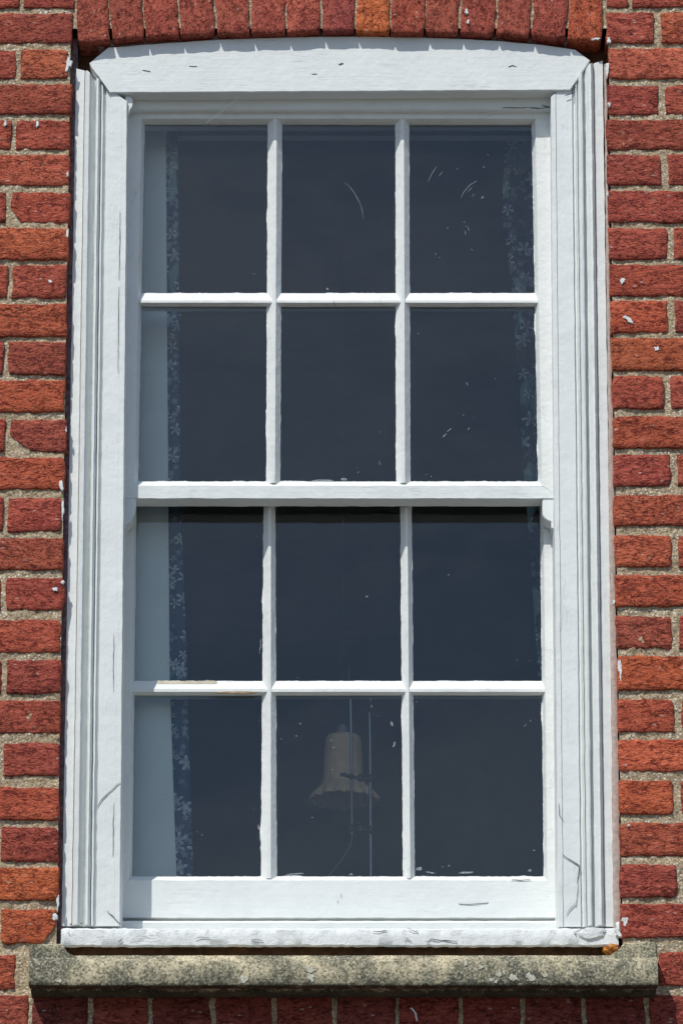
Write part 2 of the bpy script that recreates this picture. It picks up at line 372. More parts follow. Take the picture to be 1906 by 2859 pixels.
def brick_mesh(bm, x0, x1, z0, z1, proud, seed, cell=0.009, rag=0.0016, chop=None):
    nx = max(3, int((x1 - x0) / cell)); nz = max(3, int((z1 - z0) / cell))
    xs = [x0 + 0.0016] + [x0 + (x1 - x0) * i / nx for i in range(1, nx)] + [x1 - 0.0016]
    zs = [z0 + 0.0016] + [z0 + (z1 - z0) * i / nz for i in range(1, nz)] + [z1 - 0.0016]
    xs = [x0] + xs + [x1]; zs = [z0] + zs + [z1]
    G = []
    cx, cz = (x0 + x1) / 2, (z0 + z1) / 2
    rc = 0.0035
    for i, x in enumerate(xs):
        col = []
        for j, z in enumerate(zs):
            p = Vector((x, 0, z)); ed = i in (0, len(xs) - 1) or j in (0, len(zs) - 1)
            wob = rag * (1.5 * nv(p, 30, seed) + 1.5 * nv(p, 120, seed + 1) + 0.3)
            px_, pz_ = x, z
            # rounded corners
            dx = max(0, rc - min(x - x0, x1 - x)); dz = max(0, rc - min(z - z0, z1 - z))
            if dx > 0 and dz > 0:
                k = math.hypot(dx, dz)
                if k > rc:
                    sx = 1 if x > cx else -1; sz = 1 if z > cz else -1
                    px_ -= sx * (dx - dx / k * rc); pz_ -= sz * (dz - dz / k * rc)
            if ed or i in (1, len(xs) - 2) or j in (1, len(zs) - 2):
                if i <= 1: px_ -= wob
                if i >= len(xs) - 2: px_ += wob
                if j <= 1: pz_ -= wob
                if j >= len(zs) - 2: pz_ += wob
            y = -proud + 0.0009 * nv(p, 40, seed + 2) + 0.0009 * nv(p, 130, seed + 6) + (0.0018 if ed else 0)
            if chop: px_, pz_ = chop(px_, pz_)
            col.append(bm.verts.new((px_, y, pz_)))
        G.append(col)
    for i in range(len(xs) - 1):
        for j in range(len(zs) - 1): bm.faces.new((G[i][j], G[i + 1][j], G[i + 1][j + 1], G[i][j + 1]))
    ring = [G[i][0] for i in range(len(xs))] + [G[-1][j] for j in range(1, len(zs))] + [G[i][-1] for i in range(len(xs) - 2, -1, -1)] + [G[0][j] for j in range(len(zs) - 2, 0, -1)]
    back = [bm.verts.new((v.co.x, 0.1, v.co.z)) for v in ring]
    n = len(ring)
    for k in range(n): bm.faces.new((ring[k], ring[(k + 1) % n], back[(k + 1) % n], back[k]))
    bm.faces.new(back)
def add_brick(x0, x1, z0, z1, tone=None, material=None, chop=None, name='brick', zl_dark=None):
    global brick_count
    brick_count += 1
    bm = bmesh.new(); brick_mesh(bm, x0, x1, z0, z1, 0.0005 + 0.003 * random.random(), brick_count, chop=chop)
    o = obj(name, bm, material or M_BRICK, wall, smooth=60)
    c = tone or random.choice(TONES)
    c = tuple(0.28 * m_ + 0.72 * a_ for m_, a_ in zip((0.325, 0.071, 0.041), c)) if zl_dark is None else c
    if c[0] < 0.28 and zl_dark is None: c = tuple(0.45 * a + 0.55 * b for a, b in zip(c, (0.31, 0.066, 0.041)))
    k = random.uniform(0.9, 1.1)
    o.color = (c[0] * 1.56 * k, c[1] * 1.68 * k * random.uniform(0.93, 1.08), c[2] * 1.65 * k, 1); return o
def chop_corner(cx, cz, dx, dz):
    """cuts a broken corner: points beyond the line from (cx+dx, cz) to (cx, cz+dz) are pulled back to it"""
    def f(x, z):
        a = (x - cx) / dx + (z - cz) / dz
        if a < 1 and (x - cx) / dx > -0.5 and (z - cz) / dz > -0.5:
            k = (1 - a) / 2; return x + k * dx, z + k * dz
        return x, z
    return f
tone_l = {22: None, 23: ORANGE, 1: (0.40,0.095,0.05), 6: BRIGHT, 8: BRIGHT, 10: (0.37,0.075,0.035), 12: (0.38,0.08,0.038), 20: (0.35,0.078,0.036), 19: (0.24,0.05,0.035), 21: (0.21,0.042,0.032), 22: ORANGE, 3: (0.35,0.08,0.045)}
tone_r = {1: (0.40,0.10,0.055), 9: (0.40,0.09,0.038), 8: (0.38,0.08,0.036), 15: BRIGHT, 16: (0.23,0.048,0.036), 17: ORANGE, 18: BRIGHT, 19: (0.44,0.10,0.042), 20: (0.42,0.088,0.036), 21: (0.32,0.07,0.040), 22: (0.26,0.055,0.04), 2: (0.24,0.05,0.038), 4: (0.22,0.048,0.037), 11: BRIGHT, 14: (0.37,0.08,0.04)}
XMIN, XMAX = -1.9, 1.9
far = bmesh.new()
def far_box(x0, x1, z0, z1):
    if x1 - x0 < 0.02: return
    p = 0.001 + 0.003 * random.random(); box(far, x0, x1, -p, 0.09, z0, z1)
rows_world = []
for r in range(-1, 25):
    # row r runs from top ROWS[r] to bottom BOT[r+1]
    if r >= 0:
        tl, tr = at(100, ROWS_L[r]).z, at(1800, ROWS_R[r]).z
    bl, br = at(100, BOT_L[r + 1]).z, at(1800, BOT_R[r + 1]).z
    if r == -1: tl, tr = bl + 0.065, br + 0.065
    i = r + 1
    yl = (ROWS_L[r] + BOT_L[i]) / 2 if r >= 0 else 5
    xe = at(ED_L[i], yl).x; xr = at(ED_R[i], yl).x
    rows_world.append((bl, tl))
    # left
    if r == 24: x1 = xe; x0 = x1 - 0.215
    elif i in HD_L: x0, x1 = at(HD_L[i], yl).x, xe
    elif i == 0: x0, x1 = at(67, 5).x, xe
    else: x0, x1 = xe - 0.215, xe
    ch = None
    if i == 6: ch = chop_corner(x0, bl, 0.02, 0.03)
    if i == 12: ch = chop_corner(x0, bl, 0.042, 0.030)
    if i == 24: ch = chop_corner(x1, bl, -0.022, 0.028)
    add_brick(x0, x1, bl, tl, tone_l.get(r + 0), chop=ch)
    x = x0 - 0.010
    while x > -0.62: add_brick(x - 0.215, x, bl, tl); x -= 0.225
    while x > XMIN: far_box(x - 0.215, x, bl, tl); x -= 0.225
    # right
    if i in HR_END: x0, x1 = xr, at(HR_END[i], yl).x
    elif i == 0: x0, x1 = xr, at(1750, 5).x
    else: x0, x1 = xr, xr + 0.215
    add_brick(x0, x1, br, tr, tone_r.get(r))
    x = x1 + (0.014 if i in HR_END else 0.010)
    while x < 0.62: add_brick(x, x + 0.215, br, tr); x += 0.225
    while x < XMAX: far_box(x, x + 0.215, br, tr); x += 0.225
# course of headers under the stone sill
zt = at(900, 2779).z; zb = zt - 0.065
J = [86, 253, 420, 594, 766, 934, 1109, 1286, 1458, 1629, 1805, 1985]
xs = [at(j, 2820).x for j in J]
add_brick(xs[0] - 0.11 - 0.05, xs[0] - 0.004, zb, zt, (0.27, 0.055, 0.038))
for a, b_ in zip(xs[:-1], xs[1:]): add_brick(a + 0.0045, b_ - 0.0045, zb, zt, random.choice([(0.19, 0.040, 0.030), (0.165, 0.036, 0.028), (0.21, 0.043, 0.03)]), zl_dark=1)  # sill's shade deepened in the brick colour: darker tones beneath it
x = xs[0] - 0.17
while x > XMIN: far_box(x - 0.215, x, zb, zt); x -= 0.225
x = xs[-1] + 0.005
while x < XMAX: far_box(x, x + 0.215, zb, zt); x += 0.225
z = zb - 0.010; k = 0
while z > ZC - 1.7:
    x = XMIN - (0.11 if k % 2 else 0)
    while x < XMAX: far_box(x, x + 0.215, z - 0.065, z); x += 0.225
    z -= 0.075; k += 1
# segmental arch of soldier bricks
AJ_T = [212, 302, 399, 497, 599, 698, 798, 897, 992, 1090, 1188, 1285, 1388, 1485, 1587, 1683]
AJ_B = [214, 312, 404, 502, 603, 701, 800, 897, 992, 1089, 1184, 1280, 1381, 1480, 1580, 1681]
AZ = [119, 112, 104, 98, 94, 92, 90, 87, 87, 92, 92, 92, 94, 100, 107, 114]
atone = {8: (0.50, 0.135, 0.040), 9: (0.28, 0.062, 0.036), 7: (0.30, 0.070, 0.052), 14: (0.42, 0.10, 0.04), 6: (0.37, 0.085, 0.058), 5: (0.36, 0.083, 0.055)}
for i in range(15):
    a0, a1 = at(AJ_B[i], AZ[i]), at(AJ_B[i + 1], AZ[i + 1])
    t0, t1 = at(AJ_T[i], 0), at(AJ_T[i + 1], 0)
    zlow = (a0.z + a1.z) / 2; zhigh = zlow + 0.215
    s0 = (t0.x - a0.x) / (t0.z - a0.z); s1 = (t1.x - a1.x) / (t1.z - a1.z)
    w_ = a1.x - a0.x; sl_ = (a1.z - a0.z) / w_
    def chop(x, z, a0=a0, s0=s0, s1=s1, w_=w_, sl_=sl_, zl=zlow):
        u = (x - a0.x) / w_; hz = z - zl
        return x + hz * (s0 * (1 - u) + s1 * u), z + (u - 0.5) * w_ * sl_ * max(0, 1 - hz / 0.215)
    o = add_brick(a0.x + 0.0026, a1.x - 0.0026, zlow, zhigh, atone.get(i, random.choice([(0.30,0.067,0.047), (0.33,0.074,0.050), (0.28,0.062,0.045)])), M_SOLD, chop=chop)
ztop_arch = at(212, 119).z + 0.215 + 0.012
# courses beside and above the arch, outside the picture
z = rows_world[0][1] + 0.010; k = 0
while z < ZC + 1.7:
    zz = z + 0.065
    xa, xb = at(205, 0).x, at(1692, 0).x
    if z < ztop_arch:
        x = xa - 0.004
        while x > XMIN: far_box(x - (0.1025 if (k % 2 == 0 and x > xa - 0.01) else 0.215), x, z, zz); x -= (0.1125 if (k % 2 == 0 and x > xa - 0.01) else 0.225)
        x = xb
        while x < XMAX:
            ww = 0.1025 if (k % 2 == 0 and x < xb + 0.01) else 0.215
            far_box(x, x + ww, z, zz); x += ww + 0.010
    else:
        x = XMIN - (0.11 if k % 2 else 0)
        while x < XMAX: far_box(x, x + 0.215, max(z, ztop_arch + 0.02), zz + 0.02); x += 0.225
    z += 0.075; k += 1
M_FAR = brick_mat('rustic_brick_outer', (0.55, 1, 1.35))
fo = obj('outer_bricks', far, M_FAR, wall, smooth=0); fo.color = (0.42, 0.10, 0.068, 1); tag(fo, kind='stuff')

# mortar: a rough sheet behind the brick faces, with the window opening left out
OPX0, OPX1 = at(200, 1400).x, at(1706, 1400).x
OZ0, OZ1 = at(900, 2660, 0).z, at(900, 80, 0).z
bm = bmesh.new()
def sheet(a0, a1, z0, z1, cell, fine=True):
    f0 = a0 if callable(a0) else (lambda z: a0); f1 = a1 if callable(a1) else (lambda z: a1)
    nx = max(1, int((f1(z0) - f0(z0)) / cell)); nz = max(1, int((z1 - z0) / cell)); G = []
    for i in range(nx + 1):
        c = []
        for j in range(nz + 1):
            z_ = z0 + (z1 - z0) * j / nz; p = Vector((f0(z_) + (f1(z_) - f0(z_)) * i / nx, 0, z_))
            y = 0.0020
            if fine: y += 0.0030 * nv(p, 28, 1) + 0.0022 * nv(p, 110, 2) + 0.0012 * nv(p, 300, 3)
            c.append(bm.verts.new((p.x, y, p.z)))
        G.append(c)
    for i in range(nx):
        for j in range(nz): bm.faces.new((G[i][j], G[i + 1][j], G[i + 1][j + 1], G[i][j + 1]))
def edge_line(p0, p1):
    a, b = at(*p0), at(*p1)
    return lambda z: a.x + (b.x - a.x) * (z - a.z) / (b.z - a.z)
F = 0.63; xl = edge_line((198, 100), (160, 2500)); xr_ = edge_line((1697, 100), (1735, 2500))
ztopv, zbotv = ZC + 1.02, ZC - 1.0
sheet(-F, xl, zbotv, ztopv, 0.0045); sheet(xr_, F, zbotv, ztopv, 0.0045)
zs_top = at(900, 2735).z
sheet(xl, xr_, zbotv, zs_top, 0.0045); sheet(xl, xr_, at(900, 78).z, ztopv, 0.0045)
sheet(XMIN, -F, zbotv, ztopv, 0.3, False); sheet(F, XMAX, zbotv, ztopv, 0.3, False)
sheet(XMIN, XMAX, ZC - 1.7, zbotv, 0.3, False); sheet(XMIN, XMAX, ztopv, ZC + 1.7, 0.3, False)
tag(obj('mortar', bm, M_MORT, wall, smooth=180, recalc=False))
# solid body of the wall behind the facing
bm = bmesh.new(); B0 = 0.012
zoT = at(900, 70, 0).z; zoB = at(900, 2700, 0).z; xoL, xoR = -0.505, 0.500
box(bm, XMIN, xoL, B0, 0.30, ZC - 1.7, ZC + 1.7); box(bm, xoR, XMAX, B0, 0.30, ZC - 1.7, ZC + 1.7)
box(bm, xoL, xoR, B0, 0.30, ZC - 1.7, zoB); box(bm, xoL, xoR, 0.05, 0.30, zoT, ZC + 1.7)
box(bm, XMIN - 6, XMAX + 6, 0.0, 0.30, 0, ZC - 1.7); box(bm, XMIN - 6, XMIN, 0, .3, ZC - 1.7, ZC + 1.7); box(bm, XMAX, XMAX + 6, 0, .3, ZC - 1.7, ZC + 1.7)
obj('wall_core', bm, M_MORT, wall, smooth=0)
# mortar bead down the right side of the frame, dark open joint down the left
bm = bmesh.new()
def strip(a_top, a_bot, b_top, b_bot, Y, Yb, amp=0.0015, ytop=180, ybot=2600, sd=0):
    n = 150; A = []; B = []
    for i in range(n + 1):
        y = ytop + (ybot - ytop) * i / n; f = i / n
        pa = at(a_top + (a_bot - a_top) * f, y, Y); pb = at(b_top + (b_bot - b_top) * f, y, Y)
        pa.x += amp * nv(pa, 60, sd); pb.x += amp * nv(pb, 60, sd + 1); pm = (pa + pb) / 2
        pm.y -= 0.002 + 0.002 * nv(pm, 50, sd + 3)
        A.append([bm.verts.new(pa), bm.verts.new(pm), bm.verts.new(pb), bm.verts.new((pb.x, Yb, pb.z)), bm.verts.new((pa.x, Yb, pa.z))])
    for a, b in zip(A[:-1], A[1:]):
        for j in range(5): bm.faces.new((a[j], a[(j + 1) % 5], b[(j + 1) % 5], b[j]))
strip(1686, 1712, 1694, 1732, 0.011, 0.03)
obj('mortar_bead', bm, M_BEAD, wall, smooth=60)
bm = bmesh.new(); strip(196, 158, 218, 180, 0.024, 0.06, 0.002, 110, 2640); obj('joint_filling', bm, M_GAP, wall, smooth=60)
# brown rotten timber seen in the holes at both top corners
bm = bmesh.new()
prism(bm, [(202, 100), (330, 95), (330, 215), (202, 215)], 0.055, 0.07, 0, 0.01, 0.002)
obj('rotten_timber', bm, M_ROT, wall, smooth=0)
bm = bmesh.new(); prism(bm, [(1560, 95), (1700, 95), (1700, 215), (1560, 215)], 0.05, 0.07, 0, 0.01, 0.002)
obj('rotten_timber', bm, M_ROT, wall, smooth=0)
# mortar line above the head board
bm = bmesh.new()
top_line = [(270, 122), (330, 118), (450, 108), (603, 99), (760, 95), (953, 93), (1150, 94), (1300, 97), (1450, 104), (1600, 114)]
for (xa, ya), (xb, yb) in zip(top_line[:-1], top_line[1:]):
    rs = []
    n = 8
    for k in range(n + 1):
        f = k / n; x = xa + (xb - xa) * f; y = ya + (yb - ya) * f
        p = at(x, y - 8, 0.026); q = at(x, y + 10, 0.0235)
        q.z += 0.0018 * nv(q, 60, 9); q.y += 0.0015 * nv(q, 90, 2)
        rs.append([p, q, Vector((q.x, 0.05, q.z)), Vector((p.x, 0.05, p.z))])
    loft(bm, rs, seg=1)
obj('mortar_fillet', bm, M_BEAD, wall, smooth=60)

# white paint spilled over brick edges, and splashes
def blob(bm, cx, cy, rx, ry, ang=0.0, Y=-0.0040, th=0.0016, n=18, seed=0, rag=0.35, k_=1.0):
    c = at(cx, cy, Y); sc_ = 1.0 / 1565 * k_; ring = []; r2 = []
    for i in range(n):
        a = 2 * math.pi * i / n; k = 1 + rag * noise.noise(Vector((math.cos(a) * 1.7, math.sin(a) * 1.7, seed * 3.3 + 0.5)))
        x, z = math.cos(a) * rx * k * sc_, math.sin(a) * ry * k * sc_
        X = x * math.cos(ang) - z * math.sin(ang); Z = x * math.sin(ang) + z * math.cos(ang)
        ring.append(bm.verts.new((c.x + X, Y + 0.0035, c.z + Z))); r2.append(bm.verts.new((c.x + X * 0.8, Y, c.z + Z * 0.8)))
    for i in range(n): bm.faces.new((ring[i], ring[(i + 1) % n], r2[(i + 1) % n], r2[i]))
    m_ = bm.verts.new((c.x, Y - th * 0.5, c.z))
    for i in range(n): bm.faces.new((r2[i], r2[(i + 1) % n], m_))
sp = [(1738, 783, 11, 10, 0.3), (1750, 888, 26, 11, -0.75), (1832, 972, 9, 11, 0.2), (1694, 193, 9, 34, 0.03), (1698, 110, 8, 14, 0.2), (1302, 31, 6, 12, 0), (1306, 60, 6, 12, -0.2),
      (192, 178, 11, 34, -0.08), (189, 485, 5, 9, 0), (188, 650, 5, 22, 0), (172, 1357, 7, 22, 0.1), (176, 1420, 5, 40, 0), (154, 1645, 14, 8, -0.3), (176, 1625, 5, 9, 0),
      (152, 2560, 11, 20, 0.3), (162, 2520, 5, 30, 0), (1730, 1865, 8, 44, 0.02), (1742, 2571, 12, 16, 0.4), (1723, 2600, 14, 28, 0.1), (140, 785, 8, 7, 0), (1712, 1680, 5, 9, 0),
      (1754, 2303, 4, 5, 0), (1700, 290, 6, 10, 0), (105, 345, 5, 16, 0.1), (15, 345, 5, 16, 0), (1695, 540, 4, 14, 0), (1660, 108, 18, 5, 0), (185, 1200, 3, 14, 0)]
for i, (x, y, rx, ry, a) in enumerate(sp):
    bm = bmesh.new(); blob(bm, x, y, rx, ry, a, seed=i, rag=1.0, k_=0.75, th=0.0004); obj('paint_splash', bm, M_PF, wall, smooth=50)
# pale thread of old fixing under the sill
bm = bmesh.new()
def tube(bm, pts, r, n=6, caps=True):
    rings = []
    for i, p in enumerate(pts):
        t = (pts[min(i + 1, len(pts) - 1)] - pts[max(i - 1, 0)]).normalized()
        a = t.cross(Vector((0, 1, 0.01))).normalized(); b = t.cross(a)
        rr = r[i] if isinstance(r, (list, tuple)) else r
        rings.append([p + (a * math.cos(2 * math.pi * k / n) + b * math.sin(2 * math.pi * k / n)) * rr for k in range(n)])
    loft(bm, rings, seg=10, caps=caps)
tube(bm, [at(x, y, -0.006) for x, y in ((1146, 2814), (1153, 2820), (1160, 2830), (1161, 2840), (1164, 2850))], 0.0014)
tag(obj('string_scrap', bm, M_LINING), 'small curled scrap of white string stuck to the shaded brick below the stone sill', 'string')

# ------------------------------------------------------------------ stone sill
sill = thing('stone_sill', at(953, 2750, 0), 'long weathered grey-yellow stone sill with raised ends below the window', 'windowsill')
bm = bmesh.new()
SF = -0.075
zf_t = at(900, 2680, SF).z; zf_b = at(900, 2751, SF).z; zt_edge = zf_t + 0.011
x0s, x1s = at(82, 2715, SF).x, at(1835, 2715, SF).x
def sring(x, sd):
    e = [(SF + 0.001, zf_b), (SF, zf_b + 0.0015), (SF - 0.0005, (zf_b + zf_t) / 2), (SF, zf_t - 0.003), (SF + 0.003, zf_t), (SF + 0.014, zt_edge), (SF + 0.05, zt_edge + 0.004), (0.09, zt_edge + 0.010),
         (0.09, zf_b - 0.004), (0.002, zf_b - 0.004), (-0.030, zf_b - 0.002), (-0.034, zf_b + 0.003), (-0.046, zf_b + 0.003), (-0.05, zf_b)]
    return [Vector((x, y, z)) for y, z in e]
loft(bm, [sring(x0s, 0), sring(x1s, 1)], seg=0.009, amp=0.0007, ns=75)
obj('sill_block', bm, M_STONE, sill, smooth=50)
for pts, nm in (([(82, 2702), (82, 2645), (90, 2638), (170, 2634), (181, 2642), (185, 2655), (196, 2668), (216, 2674), (216, 2702)], 'l'),
                ([(1735, 2640), (1745, 2633), (1828, 2629), (1834, 2640), (1834, 2705), (1672, 2705), (1690, 2676), (1718, 2664), (1730, 2652)], 'r')):
    bm = bmesh.new()
    P = [at(x, y, -0.062) for x, y in pts]
    c = sum(P, Vector()) / len(P)
    fr = [p + (c - p).normalized() * 0.003 for p in P]; 
    for p in fr: p.y = -0.066
    rr = [fr, P, [Vector((p.x, 0.03, p.z + 0.002)) for p in P]]
    vs = [[bm.verts.new(p + Vector((nv(p, 60), nv(p, 60, 2), nv(p, 60, 3))) * 0.0012) for p in r] for r in rr]
    for a, b in zip(vs[:-1], vs[1:]):
        for j in range(len(a)): bm.faces.new((a[j], a[(j + 1) % len(a)], b[(j + 1) % len(a)], b[j]))
    bm.faces.new(vs[0]); bm.faces.new(vs[-1][::-1])
    bmesh.ops.triangulate(bm, faces=[f for f in bm.faces if len(f.verts) > 4])
    obj('stool', bm, M_STONE, sill, smooth=40)
for i, (x, y, r) in enumerate([(1392, 2719, 11), (1406, 2714, 8), (1372, 2734, 9), (1384, 2741, 6), (1431, 2731, 15), (1480, 2728, 18), (167, 2738, 8), (682, 2732, 13), (865, 2708, 14), (868, 2728, 12), (1340, 2700, 10), (1300, 2690, 9), (1520, 2722, 9)]):
    bm = bmesh.new(); blob(bm, x, y, r, r, 0, Y=SF - 0.0015, th=0.0006, seed=i + 40, rag=0.9, k_=0.8); obj('lichen_patch', bm, M_LICH, sill, smooth=50)

# ------------------------------------------------------------------ window
win = thing('sash_window', at(946, 2644, 0.03), 'white painted timber sliding sash window with twelve panes set in a brick opening', 'window')
CF = 0.020
bm = bmesh.new(); bmR = bmesh.new()
# moulding profile: fraction of the casing width from the outer edge, depth
PROF = [(0.0, .085), (0.0, .021), (.165, .020), (.172, .0245), (.180, .0205), (.20, .0125), (.235, .0085), (.275, .0090), (.305, .0150), (.345, .0250), (.385, .0285), (.395, .0185), (.415, .0120),
        (.445, .0115), (.475, .018), (.487, .0255), (.505, .0200), (.53, .0185), (.545, .0245), (.585, .0275), (.592, .0225), (.60, .0215), (.90, .0215), (.903, .0245), (.909, .0245), (.912, .0215), (.988, .0215), (1.0, .0235), (1.0, .14)]
def cas_ring(y_of, xo, xi, gd=.0245):
    out = []
    for u, d in PROF:
        if u in (.903, .909): d = gd
        y = y_of(u); f = (y - 190) / (2584 - 190.0)
        X0 = xo[0] + (xo[1] - xo[0]) * f; X1 = xi[0] + (xi[1] - xi[0]) * f
        p = at(X0 + (X1 - X0) * u, y, 0.0215); out.append(Vector((p.x, d, p.z)))
    return out
loft(bm, [cas_ring(lambda u: 192 + 92 * max(0, (u - 0.1)) / 0.9, (213, 173), (357, 336), .0219), cas_ring(lambda u: 2585, (213, 173), (357, 336), .0219)], seg=0.012, amp=0.0007, ns=45)
obj('side_casing', bm, M_PV, win, smooth=28)
loft(bmR, [cas_ring(lambda u: 170 + 100 * max(0, (u - 0.1)) / 0.9, (1681, 1714), (1536, 1557)), cas_ring(lambda u: 2587, (1681, 1714), (1536, 1557))], seg=0.012, amp=0.0008, ns=45)
obj('side_casing', bmR, M_PV, win, smooth=28)
# head board with its curved top
bm = bmesh.new()
arc = [(1605, 138), (1500, 123), (1400, 114), (1300, 108), (1200, 104), (1050, 101), (953, 101), (850, 102), (700, 106), (600, 110), (500, 117), (400, 124), (303, 132)]
prism(bm, [(250, 176), (256, 190), (306, 259), (1590, 252), (1597, 244), (1646, 168)] + arc, 0.0165, 0.052, 0.0016, 0.010, 0.0007)
obj('head_board', bm, M_PH, win, smooth=30)
bm = bmesh.new()
# head lining, set back under the board; moulded lower lip
def hr(px, Y=0.0): 
    a = at(px, 240, .05); b = at(px, 302, .05); c = at(px, 306, .05)
    x = at(px, 300, .05).x
    return [Vector((x, .05, a.z)), Vector((x, .05, b.z)), Vector((x, .053, c.z)), Vector((x, .14, c.z)), Vector((x, .14, a.z))]
loft(bm, [hr(350), hr(1545)], seg=0.014, amp=0.0005)
obj('head_lining', bm, M_PH, win, smooth=28)
# shaped ends of the inner beads beside the head lining
bm = bmesh.new(); prism(bm, [(352, 268), (366, 272), (370, 282), (368, 296), (361, 306), (358, 318), (352, 330)], 0.028, 0.05, 0.001, 0.01)
obj('bead_end', bm, M_PV, win)
# timber sill
bm = bmesh.new()
def tr_(x, sd):
    a = at(x, 2590, 0.006); b = at(x, 2643, 0.006)
    X = a.x
    return [Vector((X, 0.0055, b.z + 0.003)), Vector((X, 0.005, (a.z + b.z) / 2)), Vector((X, 0.0065, a.z - 0.004)), Vector((X, 0.010, a.z - 0.0005)), Vector((X, 0.024, a.z + 0.002)), Vector((X, 0.09, a.z + 0.006)),
            Vector((X, 0.16, a.z + 0.008)), Vector((X, 0.16, b.z + 0.012)), Vector((X, 0.012, b.z + 0.012)), Vector((X, 0.009, b.z))]
loft(bm, [tr_(172, 0), tr_(1724, 1)], seg=0.006, amp=0.0017, ns=95)
obj('timber_sill', bm, M_PF, win, smooth=40)
# raised step on the sill just below the lower sash
bm = bmesh.new()
a = at(900, 2571, .088).z; b = at(900, 2600, .088).z; x0, x1 = at(330, 2580, .088).x, at(1562, 2580, .088).x
loft(bm, [[Vector((x, .088, b)), Vector((x, .086, a - .004)), Vector((x, .088, a)), Vector((x, .15, a)), Vector((x, .15, b))] for x in (x0, x1)], seg=0.01, amp=0.0006)
obj('sill_step', bm, M_PH, win, smooth=30)
# dark underside board in the shadow gap above the stone
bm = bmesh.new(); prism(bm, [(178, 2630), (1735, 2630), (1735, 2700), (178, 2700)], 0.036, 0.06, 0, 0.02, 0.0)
obj('under_sill_board', bm, M_UNDER, win, smooth=0)

